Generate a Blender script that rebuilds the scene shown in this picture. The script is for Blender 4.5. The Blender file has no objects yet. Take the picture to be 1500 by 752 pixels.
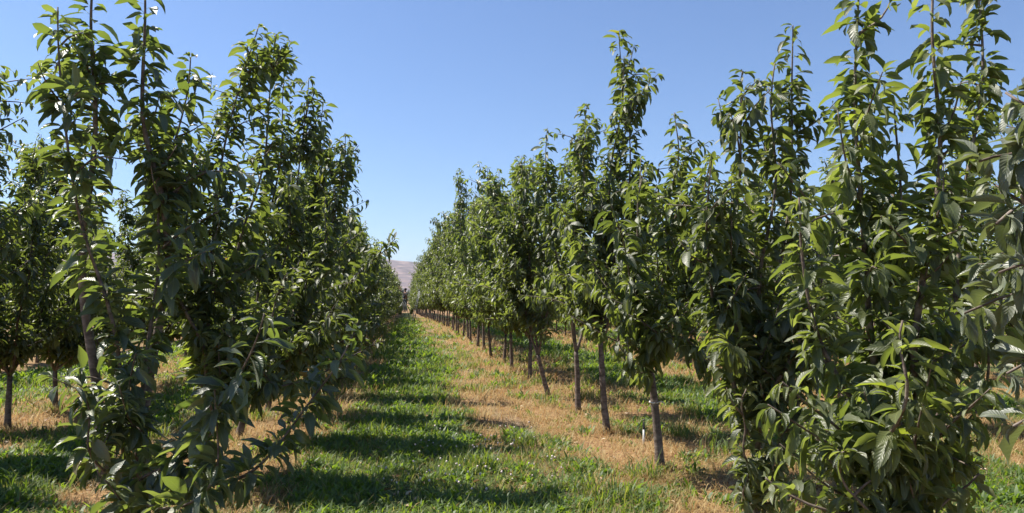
import bpy, math
import numpy as np
from mathutils import Vector

R = math.radians
sc = bpy.context.scene
COL = sc.collection

# ------------------------------------------------------------------ camera
F, H = 1083.0, 1.6
YAW = math.atan((750 - 595) / F); PIT = math.atan((438 - 376) / F)
cam_d = bpy.data.cameras.new('camera'); cam_d.sensor_width = 36; cam_d.lens = F / 1500 * 36
cam_d.clip_start = 0.05; cam_d.clip_end = 40000
cam = bpy.data.objects.new('camera', cam_d); COL.objects.link(cam)
cam.location = (0, 0, H); cam.rotation_euler = (R(90) + PIT, 0, -YAW)
sc.camera = cam
sc.render.resolution_x, sc.render.resolution_y = 1024, 513

# ------------------------------------------------------------------ light
SUN_AZ, SUN_EL = R(-62), R(55)          # azimuth clockwise from +Y
w = bpy.data.worlds.new('World'); sc.world = w; w.use_nodes = True
nt = w.node_tree; bg = nt.nodes['Background']
sky = nt.nodes.new('ShaderNodeTexSky'); sky.sky_type = 'NISHITA'; sky.sun_disc = False
sky.sun_elevation = SUN_EL; sky.sun_rotation = SUN_AZ % (2 * math.pi)
sky.altitude = 300; sky.air_density = 1.0; sky.dust_density = 0.5; sky.ozone_density = 4.0
tint = nt.nodes.new('ShaderNodeMixRGB'); tint.blend_type = 'MULTIPLY'; tint.inputs[0].default_value = 1; tint.inputs[2].default_value = (.86, .95, 1.09, 1)
nt.links.new(sky.outputs[0], tint.inputs[1]); nt.links.new(tint.outputs[0], bg.inputs[0]); bg.inputs[1].default_value = 0.079
sd = bpy.data.lights.new('sun', 'SUN'); sd.energy = 5.0; sd.angle = R(0.53); sd.color = (1, .94, .84)
sun = bpy.data.objects.new('sun', sd); COL.objects.link(sun)
sdir = Vector((math.sin(SUN_AZ) * math.cos(SUN_EL), math.cos(SUN_AZ) * math.cos(SUN_EL), math.sin(SUN_EL)))
sun.rotation_euler = sdir.to_track_quat('Z', 'Y').to_euler(); sun.location = (-30, 15, 40)
sc.view_settings.view_transform = 'Standard'; sc.view_settings.look = 'None'
sc.view_settings.exposure = 0.95; sc.view_settings.gamma = 1
cy = sc.cycles
cy.max_bounces = 8; cy.diffuse_bounces = 5; cy.glossy_bounces = 2; cy.transmission_bounces = 6
cy.transparent_max_bounces = 4; cy.volume_bounces = 0
cy.caustics_reflective = False; cy.caustics_refractive = False

# ------------------------------------------------------------------ helpers
_f = np.array([math.sin(YAW) * math.cos(PIT), math.cos(YAW) * math.cos(PIT), math.sin(PIT)])
_r = np.array([math.cos(YAW), -math.sin(YAW), 0.0]); _u = np.cross(_r, _f)
def ray(px, py): return _f * F + _r * (px - 750) + _u * (376 - py)
def gp(px, py):
    d = ray(px, py); t = -H / d[2]; p = d * t; p[2] = 0; return p
def at(px, py, Y):
    d = ray(px, py); p = d * (Y / d[1]); p[2] += H; return p

def lattice(seed, n=256): return np.random.default_rng(seed).random((n, n))
_L = [lattice(s) for s in range(6)]
def vnoise(x, y, s=1.0, k=0):
    x = np.asarray(x) / s + 1000; y = np.asarray(y) / s + 1000
    xi = np.floor(x).astype(int); yi = np.floor(y).astype(int); fx = x - xi; fy = y - yi
    fx = fx * fx * (3 - 2 * fx); fy = fy * fy * (3 - 2 * fy); L = _L[k]; n = L.shape[0]
    a = L[xi % n, yi % n]; b = L[(xi + 1) % n, yi % n]; c = L[xi % n, (yi + 1) % n]; d = L[(xi + 1) % n, (yi + 1) % n]
    return (a * (1 - fx) + b * fx) * (1 - fy) + (c * (1 - fx) + d * fx) * fy
def fbm(x, y, s=1.0, k=0): return (vnoise(x, y, s, k) * .5 + vnoise(x, y, s / 2.1, (k + 1) % 6) * .3 + vnoise(x, y, s / 4.3, (k + 2) % 6) * .2)

ROWS = [-13.4, -9.1, -4.78, -1.9, 2.36, 6.6, 10.9, 15.2]
ALLEY = [-11.2, -7.0, -3.35, .2, 4.5, 8.75, 13.0]
def base(y): return -.012 * np.clip(np.asarray(y, float) - 45, 0, 120)
def gz(x, y):
    d = np.minimum(1, 30 / (np.abs(y) + 1))
    return base(y) + (vnoise(x, y, .9, 3) - .5) * .06 * d + (vnoise(x, y, .28, 4) - .5) * .03 * d
def green(x, y):
    "0 = dry herbicide strip, 1 = lush lane"
    x = np.asarray(x, float); y = np.asarray(y, float)
    g = np.zeros_like(x)
    prof = {.2: (-.95, 1.12), 4.5: (3.5, 5.6), 8.75: (7.7, 9.8), 13.0: (12, 14.1), -3.35: (-4.15, -2.6), -7.0: (-8.2, -5.7), -11.2: (-12.4, -10)}
    wob = (fbm(x, y, 1.3, 0) - .5) * 1.3
    for c, (a, b) in prof.items():
        g = np.maximum(g, np.clip((x + wob - a) / .45, 0, 1) * np.clip((b - x - wob) / .45, 0, 1))
    # ragged green weeds inside the dry strips, sparse
    sp = np.clip((fbm(x, y, .7, 2) - .5) * 5, 0, .6) * np.where((x > 1) & (x < 1.9), 1.2, .5)
    g = np.maximum(g, sp * .8)
    g *= np.where((y > 158) | (x < -16) | (x > 17), .15, 1)
    return g
def track(x, y):  # worn greyish wheel track right of the green band
    c = 1.32 + (vnoise(x * 0, y, 4, 5) - .5) * .3
    return np.exp(-((x - c) / .17) ** 2) * np.clip(fbm(x, y, .7, 4) * 2.2 - .6, 0, 1)

class Buf:
    def __init__(s): s.v = []; s.q = []; s.t = []; s.n = 0; s.at = []; s.uv = []
    def add(s, v, q=None, t=None, a=None, uv=None):
        v = np.asarray(v, float).reshape(-1, 3)
        if q is not None and len(q): s.q.append(np.asarray(q, np.int64).reshape(-1, 4) + s.n)
        if t is not None and len(t): s.t.append(np.asarray(t, np.int64).reshape(-1, 3) + s.n)
        s.v.append(v); s.at.append(np.full(len(v), .5) if a is None else a)
        s.uv.append(np.zeros((len(v), 2)) if uv is None else uv); s.n += len(v)
    def mesh(s, name, smooth=True, uv=False):
        me = bpy.data.meshes.new(name)
        v = np.concatenate(s.v); q = np.concatenate(s.q) if s.q else np.zeros((0, 4), int)
        t = np.concatenate(s.t) if s.t else np.zeros((0, 3), int)
        li = np.concatenate([q.ravel(), t.ravel()]).astype(np.int32)
        ls = np.concatenate([np.arange(len(q)) * 4, len(q) * 4 + np.arange(len(t)) * 3]).astype(np.int32)
        me.vertices.add(len(v)); me.vertices.foreach_set('co', v.astype(np.float32).ravel())
        me.loops.add(len(li)); me.loops.foreach_set('vertex_index', li)
        me.polygons.add(len(ls)); me.polygons.foreach_set('loop_start', ls)
        me.update(calc_edges=True)
        me.polygons.foreach_set('use_smooth', np.full(len(ls), smooth))
        a = me.attributes.new('rnd', 'FLOAT', 'POINT'); a.data.foreach_set('value', np.concatenate(s.at).astype(np.float32))
        if uv:
            l = me.uv_layers.new(name='UVMap'); l.data.foreach_set('uv', np.concatenate(s.uv)[li].astype(np.float32).ravel())
        return me

def link(name, me, mat=None, parent=None):
    o = bpy.data.objects.new(name, me); COL.objects.link(o)
    if mat is not None and not me.materials: me.materials.append(mat)
    if parent: o.parent = parent
    return o
def tag(o, label=None, cat=None, group=None, kind=None):
    if label: o['label'] = label
    if cat: o['category'] = cat
    if group: o['group'] = group
    if kind: o['kind'] = kind
    return o
def empty(name, loc, rz=0, s=1):
    o = bpy.data.objects.new(name, None); COL.objects.link(o); o.location = loc; o.rotation_euler = (0, 0, rz)
    o.scale = (s, s, s) if not hasattr(s, '__len__') else s; o.empty_display_size = .2
    return o

def norm(a): return a / np.maximum(np.linalg.norm(a, axis=-1, keepdims=True), 1e-9)
def curve(pts, step=.08):
    "Catmull-Rom through pts, resampled"
    P = np.array(pts, float)
    if len(P) == 2: P = np.array([P[0], (P[0] + P[1]) / 2, P[1]])
    E = np.vstack([2 * P[0] - P[1], P, 2 * P[-1] - P[-2]]); out = []
    for i in range(1, len(E) - 2):
        n = max(2, int(np.linalg.norm(E[i + 1] - E[i]) / step)); t = np.linspace(0, 1, n, endpoint=False)[:, None]
        a, b, c, d = E[i - 1], E[i], E[i + 1], E[i + 2]
        out.append(.5 * ((2 * b) + (c - a) * t + (2 * a - 5 * b + 4 * c - d) * t ** 2 + (3 * b - a - 3 * c + d) * t ** 3))
    out.append(P[-1:]); return np.vstack(out)
def tube(buf, P, rad, n=6, bump=0, rng=None):
    P = np.asarray(P); T = norm(np.gradient(P, axis=0))
    ref = np.array([1.0, 0, 0]) if abs(T[:, 0]).mean() < .8 else np.array([0, 1.0, 0])
    A = norm(np.cross(T, ref)); B = np.cross(T, A); ang = np.linspace(0, 2 * math.pi, n, endpoint=False)
    rad = np.broadcast_to(rad, (len(P),))[:, None]
    rr = np.repeat(rad, n, 1)
    if bump and rng is not None: rr = rr * (1 + rng.normal(0, bump, rr.shape))
    V = P[:, None] + (A[:, None] * np.cos(ang)[None, :, None] + B[:, None] * np.sin(ang)[None, :, None]) * rr[..., None]
    m = len(P); i = np.arange(m - 1)[:, None] * n; j = np.arange(n)[None]; k = (j + 1) % n
    q = np.stack([i + j, i + k, i + n + k, i + n + j], -1).reshape(-1, 4)
    caps = [[0, k2 + 1, k2] for k2 in range(1, n - 1)] + [[(m - 1) * n, (m - 1) * n + k2, (m - 1) * n + k2 + 1] for k2 in range(1, n - 1)]
    buf.add(V.reshape(-1, 3), q, caps)
def box(buf, c, s, rot=None):
    c = np.array(c, float); h = np.array(s, float) / 2
    v = np.array([[x, y, z] for x in (-1, 1) for y in (-1, 1) for z in (-1, 1)]) * h
    if rot is not None: v = v @ np.asarray(rot).T
    buf.add(v + c, [[0, 1, 3, 2], [4, 6, 7, 5], [0, 4, 5, 1], [2, 3, 7, 6], [0, 2, 6, 4], [1, 5, 7, 3]])

# ------------------------------------------------------------------ materials
def mat(name):
    m = bpy.data.materials.new(name); m.use_nodes = True
    n = m.node_tree.nodes; return m, n, m.node_tree.links, n['Principled BSDF'], n['Material Output']
def ramp(n, stops):
    r = n.new('ShaderNodeValToRGB'); e = r.color_ramp.elements
    while len(e) < len(stops): e.new(.5)
    for x, (p, c) in zip(e, stops): x.position = p; x.color = (*c, 1)
    return r
def plain(name, c, rough=.6, metal=0, noise=.15, scale=20):
    m, n, l, b, o = mat(name)
    t = n.new('ShaderNodeTexCoord'); z = n.new('ShaderNodeTexNoise'); z.inputs['Scale'].default_value = scale; z.inputs['Detail'].default_value = 5
    l.new(t.outputs['Object'], z.inputs['Vector'])
    r = ramp(n, [(.3, tuple(x * (1 - noise) for x in c)), (.7, tuple(min(1, x * (1 + noise)) for x in c))])
    l.new(z.outputs[0], r.inputs[0]); l.new(r.outputs[0], b.inputs['Base Color'])
    b.inputs['Roughness'].default_value = rough; b.inputs['Metallic'].default_value = metal
    return m
def leafmat(name, stops, tstops, rough=.42, trans=.4, veins=False, spec=.5, sheen=0.0):
    m, n, l, b, o = mat(name)
    a = n.new('ShaderNodeAttribute'); a.attribute_name = 'rnd'
    oi = n.new('ShaderNodeObjectInfo')
    mr = n.new('ShaderNodeMapRange'); mr.inputs[3].default_value = .86; mr.inputs[4].default_value = 1.12
    l.new(oi.outputs['Random'], mr.inputs[0])
    r1 = ramp(n, stops); r2 = ramp(n, tstops)
    l.new(a.outputs['Fac'], r1.inputs[0]); l.new(a.outputs['Fac'], r2.inputs[0])
    def var(src):
        h = n.new('ShaderNodeHueSaturation'); l.new(mr.outputs[0], h.inputs['Value']); l.new(src, h.inputs['Color']); return h.outputs[0]
    c1 = var(r1.outputs[0]); c2 = var(r2.outputs[0])
    # paler underside
    g = n.new('ShaderNodeNewGeometry'); mx = n.new('ShaderNodeMixRGB'); mx.blend_type = 'MIX'
    und = n.new('ShaderNodeMixRGB'); und.inputs[0].default_value = .5; und.inputs[2].default_value = (.13, .17, .085, 1); l.new(c1, und.inputs[1])
    l.new(g.outputs['Backfacing'], mx.inputs[0]); l.new(c1, mx.inputs[1]); l.new(und.outputs[0], mx.inputs[2])
    base = mx.outputs[0]
    if veins:
        uv = n.new('ShaderNodeUVMap'); sp = n.new('ShaderNodeSeparateXYZ'); l.new(uv.outputs[0], sp.inputs[0])
        ab = n.new('ShaderNodeMath'); ab.operation = 'ABSOLUTE'; l.new(sp.outputs[0], ab.inputs[0])
        mu = n.new('ShaderNodeMath'); mu.operation = 'MULTIPLY_ADD'; mu.inputs[1].default_value = -.2; l.new(ab.outputs[0], mu.inputs[0]); l.new(sp.outputs[1], mu.inputs[2])
        fr = n.new('ShaderNodeMath'); fr.operation = 'MULTIPLY'; fr.inputs[1].default_value = 62; l.new(mu.outputs[0], fr.inputs[0])
        sn = n.new('ShaderNodeMath'); sn.operation = 'SINE'; l.new(fr.outputs[0], sn.inputs[0])
        nz = n.new('ShaderNodeTexNoise'); nz.inputs['Scale'].default_value = 60; tc = n.new('ShaderNodeTexCoord'); l.new(tc.outputs['Object'], nz.inputs['Vector'])
        ad = n.new('ShaderNodeMath'); ad.operation = 'MULTIPLY_ADD'; ad.inputs[1].default_value = .35; l.new(sn.outputs[0], ad.inputs[0]); l.new(nz.outputs[0], ad.inputs[2])
        bp = n.new('ShaderNodeBump'); bp.inputs['Strength'].default_value = .3; bp.inputs['Distance'].default_value = .005
        l.new(ad.outputs[0], bp.inputs['Height']); l.new(bp.outputs[0], b.inputs['Normal'])
        # pale midrib
        lt = n.new('ShaderNodeMath'); lt.operation = 'LESS_THAN'; lt.inputs[1].default_value = .05; l.new(ab.outputs[0], lt.inputs[0])
        m2 = n.new('ShaderNodeMixRGB'); l.new(lt.outputs[0], m2.inputs[0]); l.new(base, m2.inputs[1]); m2.inputs[2].default_value = (.16, .2, .07, 1)
        base = m2.outputs[0]
    l.new(base, b.inputs['Base Color']); b.inputs['Roughness'].default_value = rough
    b.inputs['Specular IOR Level'].default_value = spec
    b.inputs['Sheen Weight'].default_value = sheen * .5; b.inputs['Sheen Roughness'].default_value = .45; b.inputs['Sheen Tint'].default_value = (.85, .9, .8, 1)
    tr = n.new('ShaderNodeBsdfTranslucent'); l.new(c2, tr.inputs[0])
    ms = n.new('ShaderNodeMixShader'); ms.inputs[0].default_value = trans
    l.new(b.outputs[0], ms.inputs[1]); l.new(tr.outputs[0], ms.inputs[2]); l.new(ms.outputs[0], o.inputs[0])
    return m
LS = [(0, (.038, .054, .021)), (.5, (.07, .088, .032)), (.9, (.12, .138, .05)), (.97, (.12, .14, .045)), (.994, (.14, .15, .04)), (.999, (.42, .15, .035))]
LT = [(0, (.17, .235, .03)), (.5, (.27, .34, .045)), (.9, (.39, .46, .075)), (.97, (.42, .52, .04)), (.994, (.46, .42, .04)), (.999, (.65, .22, .04))]
M_LEAF = leafmat('cherry_leaf', LS, LT, rough=.46, trans=.42, veins=True, spec=.85, sheen=.3)
M_LEAF_GLARE = leafmat('glare_leaf', [(0, (.075, .09, .06)), (.6, (.125, .14, .095)), (1, (.2, .21, .14))], [(0, (.15, .2, .05)), (1, (.27, .32, .09))], rough=.46, trans=.28, veins=True, spec=.9, sheen=.6)  # sun glare on the right-edge leaves put into a greyer, paler colour
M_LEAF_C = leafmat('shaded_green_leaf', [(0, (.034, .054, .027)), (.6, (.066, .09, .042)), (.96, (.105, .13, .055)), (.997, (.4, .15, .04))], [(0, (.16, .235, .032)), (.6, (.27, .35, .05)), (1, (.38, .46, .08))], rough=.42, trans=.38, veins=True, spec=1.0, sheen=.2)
M_LEAF_F = leafmat('cherry_leaf_far', LS, LT, rough=.44, trans=.40, spec=.8, sheen=.3)
M_GREEN = leafmat('lane_grass', [(0, (.055, .105, .016)), (.5, (.10, .17, .024)), (.85, (.17, .215, .04)), (1, (.34, .29, .12))], [(0, (.2, .32, .02)), (.6, (.36, .48, .035)), (.85, (.48, .52, .07)), (1, (.56, .48, .15))], rough=.5, trans=.4, spec=.35)
M_WEED = leafmat('weed_leaf', [(0, (.05, .10, .016)), (1, (.12, .195, .028))], [(0, (.2, .34, .02)), (1, (.38, .52, .035))], rough=.5, trans=.42, spec=.35)
M_DRY = leafmat('dry_grass', [(0, (.37, .165, .07)), (.45, (.66, .405, .145)), (1, (.78, .57, .28))], [(0, (.45, .24, .09)), (.5, (.62, .41, .17)), (1, (.72, .58, .3))], rough=.6, trans=.35, spec=.3)

def barkmat(name, c0, c1):
    m, n, l, b, o = mat(name)
    t = n.new('ShaderNodeTexCoord'); mp = n.new('ShaderNodeMapping'); mp.inputs['Scale'].default_value = (9, 9, 20)
    l.new(t.outputs['Object'], mp.inputs[0]); z = n.new('ShaderNodeTexNoise'); z.inputs['Scale'].default_value = 1.2; z.inputs['Detail'].default_value = 6; z.inputs['Roughness'].default_value = .65
    l.new(mp.outputs[0], z.inputs['Vector'])
    z2 = n.new('ShaderNodeTexNoise'); z2.inputs['Scale'].default_value = 9; z2.inputs['Detail'].default_value = 4; l.new(t.outputs['Object'], z2.inputs['Vector'])
    r = ramp(n, [(.32, tuple(x * .45 for x in c0)), (.45, c0), (.62, c1), (.8, tuple(x * 1.35 for x in c1))]); l.new(z.outputs[0], r.inputs[0])
    mx = n.new('ShaderNodeMixRGB'); mx.blend_type = 'MULTIPLY'; mx.inputs[0].default_value = .6
    r2 = ramp(n, [(.35, (.55, .5, .48)), (.65, (1.1, 1.08, 1.05))]); l.new(z2.outputs[0], r2.inputs[0])
    l.new(r.outputs[0], mx.inputs[1]); l.new(r2.outputs[0], mx.inputs[2]); l.new(mx.outputs[0], b.inputs['Base Color'])
    bp = n.new('ShaderNodeBump'); bp.inputs['Strength'].default_value = .7; bp.inputs['Distance'].default_value = .006; l.new(z.outputs[0], bp.inputs['Height']); l.new(bp.outputs[0], b.inputs['Normal'])
    b.inputs['Roughness'].default_value = .75
    return m
M_BARK = barkmat('cherry_bark', (.115, .082, .066), (.22, .178, .152))
M_TWIG = barkmat('young_bark', (.12, .088, .07), (.235, .19, .16))

# ground
def groundmat():
    m, n, l, b, o = mat('orchard_soil')
    a = n.new('ShaderNodeAttribute'); a.attribute_name = 'green'; tk = n.new('ShaderNodeAttribute'); tk.attribute_name = 'track'
    t = n.new('ShaderNodeTexCoord')
    z = n.new('ShaderNodeTexNoise'); z.inputs['Scale'].default_value = 22; z.inputs['Detail'].default_value = 8; z.inputs['Roughness'].default_value = .7; l.new(t.outputs['Object'], z.inputs['Vector'])
    zb = n.new('ShaderNodeTexNoise'); zb.inputs['Scale'].default_value = 2.2; zb.inputs['Detail'].default_value = 5; l.new(t.outputs['Object'], zb.inputs['Vector'])
    dry = ramp(n, [(.32, (.12, .062, .034)), (.5, (.31, .175, .09)), (.68, (.5, .33, .18))]); l.new(z.outputs[0], dry.inputs[0])
    grn = ramp(n, [(.3, (.035, .045, .015)), (.5, (.08, .105, .03)), (.72, (.17, .17, .06))]); l.new(z.outputs[0], grn.inputs[0])
    sl = ramp(n, [(.3, (.17, .14, .11)), (.7, (.32, .28, .23))]); l.new(z.outputs[0], sl.inputs[0])
    m1 = n.new('ShaderNodeMixRGB'); l.new(a.outputs['Fac'], m1.inputs[0]); l.new(dry.outputs[0], m1.inputs[1]); l.new(grn.outputs[0], m1.inputs[2])
    m2 = n.new('ShaderNodeMixRGB'); l.new(tk.outputs['Fac'], m2.inputs[0]); l.new(m1.outputs[0], m2.inputs[1]); l.new(sl.outputs[0], m2.inputs[2])
    # broad field variation for open land beyond the orchard
    fz = n.new('ShaderNodeTexNoise'); fz.inputs['Scale'].default_value = .006; fz.inputs['Detail'].default_value = 5; l.new(t.outputs['Object'], fz.inputs['Vector'])
    fr = ramp(n, [(.4, (.82, .86, .8)), (.6, (1.1, 1.05, 1.0))]); l.new(fz.outputs[0], fr.inputs[0])
    m3 = n.new('ShaderNodeMixRGB'); m3.blend_type = 'MULTIPLY'; m3.inputs[0].default_value = 1; l.new(m2.outputs[0], m3.inputs[1]); l.new(fr.outputs[0], m3.inputs[2])
    l.new(m3.outputs[0], b.inputs['Base Color']); b.inputs['Roughness'].default_value = .9; b.inputs['Specular IOR Level'].default_value = .2
    bp = n.new('ShaderNodeBump'); bp.inputs['Strength'].default_value = .8; bp.inputs['Distance'].default_value = .03; l.new(z.outputs[0], bp.inputs['Height']); l.new(bp.outputs[0], b.inputs['Normal'])
    return m
def axis(lo, hi, fine, outs):
    a = np.arange(lo, hi, fine); return np.array(sorted(set([-o for o in outs] + list(np.round(a, 4)) + list(outs))))
xs = np.array([-9000, -4000, -2000, -1000, -500, -250, -120, -60, -30] + list(np.arange(-16, 18, .16)) + [30, 60, 120, 250, 500, 1000, 2000, 4000, 9000])
ys = np.array([-9000, -3000, -1000, -300, -100, -30, -10, -3] + list(np.arange(0, 40, .16)) + list(np.arange(40, 100, .6)) + list(np.arange(101, 170, 1.5)) + [180, 250, 400, 700, 1200, 2500, 5000, 7000, 10000, 14000])
X, Y = np.meshgrid(xs, ys); g = Buf()
Z = np.where((np.abs(X) < 25) & (Y > -1) & (Y < 101), gz(X, Y), base(Y))
nx, ny = len(xs), len(ys)
ii = (np.arange(ny - 1)[:, None] * nx + np.arange(nx - 1)[None]).ravel()
g.add(np.stack([X, Y, Z], -1), np.stack([ii, ii + 1, ii + nx + 1, ii + nx], -1))
me = g.mesh('ground')
for nm, fn in (('green', green), ('track', track)):
    a = me.attributes.new(nm, 'FLOAT', 'POINT'); a.data.foreach_set('value', np.asarray(fn(X.ravel(), Y.ravel()), np.float32))
tag(link('ground', me, groundmat()), 'orchard floor of dry tan strips and green lanes', 'ground', kind='structure')

# distant hill across the valley
def hill():
    m, n, l, b, o = mat('dry_hillside')
    t = n.new('ShaderNodeTexCoord'); z = n.new('ShaderNodeTexNoise'); z.inputs['Scale'].default_value = .009; z.inputs['Detail'].default_value = 7; l.new(t.outputs['Object'], z.inputs['Vector'])
    r = ramp(n, [(.38, (.09, .058, .05)), (.52, (.17, .11, .095)), (.66, (.28, .19, .155))]); l.new(z.outputs[0], r.inputs[0]); l.new(r.outputs[0], b.inputs['Base Color'])
    b.inputs['Roughness'].default_value = .95; b.inputs['Specular IOR Level'].default_value = .1
    x = np.concatenate([np.linspace(-9000, -1700, 60), np.arange(-1680, 1700, 24), np.linspace(1720, 9000, 60)]); y = np.concatenate([np.arange(5600, 8200, 45), np.linspace(8250, 9500, 14)]); X, Y = np.meshgrid(x, y)
    t = np.clip((Y - 5600) / 2300, 0, 1)
    ridge = 398 + 90 * (fbm(X, Y * 0, 4200, 1) - .5) - 20 * np.clip(np.abs(X - 300) / 3000, 0, 3) ** 1.5 * 2 - np.clip(X, -1200, 1200) * .10
    prof = t ** 1.25 * (1 - .25 * np.clip((Y - 7900) / 1600, 0, 1))
    gul = (np.abs(fbm(X + .35 * Y, Y * .35, 900, 2) - .5) * 2 - .35) * 320 * t * (1.05 - t)
    gul = gul + (np.abs(fbm(X + .5 * Y, Y * .25, 210, 4) - .5) * 2 - .3) * 95 * t * (1.02 - t)
    Z = ridge * prof - gul - 4
    bf = Buf(); nx = len(x); ii = (np.arange(len(y) - 1)[:, None] * nx + np.arange(nx - 1)[None]).ravel()
    bf.add(np.stack([X, Y, Z], -1), np.stack([ii, ii + 1, ii + nx + 1, ii + nx], -1))
    tag(link('hill', bf.mesh('hill'), m), 'bare dry brown hill far across the valley', 'hill', kind='structure')
hill()

# haze: even clear air with a little scatter
HANG = [-.95, .15, .3, 1.35]
HAZE = True
if HAZE:
    m = bpy.data.materials.new('haze'); m.use_nodes = True; n = m.node_tree.nodes; n.clear()
    o = n.new('ShaderNodeOutputMaterial'); v = n.new('ShaderNodeVolumePrincipled'); v.inputs['Color'].default_value = (.80, .88, 1, 1)
    v.inputs['Density'].default_value = 5.5e-5; v.inputs['Anisotropy'].default_value = .1
    m.node_tree.links.new(v.outputs[0], o.inputs['Volume'])
    bf = Buf(); box(bf, (0, 2500, 300), (18600, 24000, 640)); tag(link('haze', bf.mesh('haze', False), m), 'thin bluish valley haze over the far hill', 'haze', kind='stuff')

# ------------------------------------------------------------------ leaves
ST = {0: ([.15, .38, .62, .84], [.66, 1.0, .86, .45]), 1: ([.28, .68], [.95, .8]), 2: ([.42], [1.0])}
def leaves(buf, P, A, L, rng, lod=0, droop=(.3, 1.35), petiole=True):
    N = len(P); L = np.asarray(L)[:, None]
    Zv = np.array([0, 0, 1.0]); U = norm(Zv - A * (A @ Zv)[:, None] + rng.normal(0, .05, A.shape)); S = np.cross(A, U)
    roll = rng.normal(0, .38, N)[:, None]; U, S = U * np.cos(roll) + S * np.sin(roll), S * np.cos(roll) - U * np.sin(roll)
    k = rng.uniform(*droop, N)[:, None]; fold = np.abs(rng.normal(.62, .28, N))[:, None]; wid = L * rng.uniform(.35, .47, N)[:, None] * .5
    twist = rng.normal(0, .45, N)[:, None]; bow = rng.normal(0, .12, N)[:, None]
    B = P
    if petiole:
        pl = L * rng.uniform(.16, .28, N)[:, None]; pd = norm(A + np.array([0, 0, .35])); B = P + pd * pl
    ts, ws = ST[lod]
    def mid(t): a = k * t; return B + A * L * np.sin(a) / k - U * L * (1 - np.cos(a)) / k + S * (t * t * L * bow), norm(U * np.cos(a) + A * np.sin(a))
    cols = [mid(0.0)[0][:, None]]; uv = [[0, 0]]
    for t, wv in zip(ts, ws):
        c, nn = mid(t); tw = twist * t; s2 = S * np.cos(tw) + nn * np.sin(tw); n2 = nn * np.cos(tw) - S * np.sin(tw)
        e = s2 * np.cos(fold) ; up = n2 * np.sin(fold); wob = rng.normal(0, .12, (N, 2, 1)) * wid[:, None]
        cols += [(c + (-e + up) * wid * wv)[:, None] + n2[:, None] * wob[:, :1], c[:, None], (c + (e + up) * wid * wv)[:, None] + n2[:, None] * wob[:, 1:]]
        uv += [[-1, t], [0, t], [1, t]]
    cols.append(mid(1.0)[0][:, None]); uv.append([0, 1]); V = np.concatenate(cols, 1); nv = V.shape[1]; ns = len(ts)
    q = []; t3 = [[0, 2, 1], [0, 3, 2]]
    for i in range(ns - 1):
        a = 1 + 3 * i; q += [[a, a + 1, a + 4, a + 3], [a + 1, a + 2, a + 5, a + 4]]
    a = 1 + 3 * (ns - 1); t3 += [[a, a + 1, nv - 1], [a + 1, a + 2, nv - 1]]
    off = (np.arange(N) * nv)[:, None, None]
    rv = np.clip(rng.random(N) * .75 + (vnoise(P[:, 0] * 5 + P[:, 2] * 3, P[:, 1] * 5 + P[:, 2] * 4, 1.0, 2) - .35) * .5, 0, .969); rv = np.where(L[:, 0] < .6 * np.median(L), .84 + .12 * rng.random(N), rv); rv = np.where(rng.random(N) < .004, rng.uniform(.97, 1, N), rv)
    buf.add(V.reshape(-1, 3), (np.array(q)[None] + off).reshape(-1, 4) if q else None, (np.array(t3)[None] + off).reshape(-1, 3),
            a=np.repeat(rv, nv), uv=np.tile(np.array(uv, float), (N, 1)))
    if petiole and lod == 0:
        w2 = S * .0016; V = np.stack([P - w2, P + w2, B + w2, B - w2], 1); o4 = (np.arange(N) * 4)[:, None]
        buf.add(V.reshape(-1, 3), np.arange(4)[None] + o4, a=np.full(N * 4, .9), uv=np.tile([[.5, .5]], (N * 4, 1)))

def shoot_leaves(P, rng, step, size, old=.4, dens=1.0, start=0.0):
    "leaf base points, axes and lengths along one shoot"
    seg = np.linalg.norm(np.diff(P, axis=0), axis=1); s = np.concatenate([[0], np.cumsum(seg)]); Ltot = s[-1]
    if Ltot < .05: return None
    u = np.arange(max(start, .02), Ltot, step / dens) ; u = u + rng.uniform(-.3, .3, len(u)) * step; u = np.clip(u, 0, Ltot)
    pos, ax, ln = [], [], []
    T = norm(np.gradient(P, axis=0))
    pt = np.stack([np.interp(u, s, P[:, i]) for i in range(3)], 1); tt = norm(np.stack([np.interp(u, s, T[:, i]) for i in range(3)], 1))
    ref = np.where(np.abs(tt[:, 2:]) < .9, [[0, 0, 1.0]], [[1.0, 0, 0]]); A0 = norm(np.cross(tt, ref)); B0 = np.cross(tt, A0)
    phi = rng.random() * 6.28 + np.arange(len(u)) * 2.4
    gate = np.interp(u, np.arange(0, Ltot + .3, .14), rng.random(len(np.arange(0, Ltot + .3, .14))))
    frac = (Ltot - u) / Ltot
    nrep = np.where((Ltot - u) > old, rng.choice([2, 3, 4, 5], len(u), p=[.2, .35, .3, .15]), rng.choice([0, 1, 2, 3], len(u), p=[.12, .38, .35, .15]))
    nrep = np.where(gate < .16, 0, nrep); nrep[-1] = 5; nrep[-3:-1] = 2
    idx = np.repeat(np.arange(len(u)), nrep)
    ph = phi[idx] + rng.normal(0, .55, len(idx)); rad = A0[idx] * np.cos(ph)[:, None] + B0[idx] * np.sin(ph)[:, None]
    A = norm(rad + tt[idx] * rng.uniform(.0, .6, (len(idx), 1)) + np.array([0, 0, 1.0]) * rng.uniform(HANG[0], HANG[1], (len(idx), 1)))
    tip = np.clip((Ltot - u[idx]) / .10, .6, 1)
    L = size * np.clip(rng.normal(.93, .22, len(idx)), .4, 1.4) * tip
    return pt[idx], A, L

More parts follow.
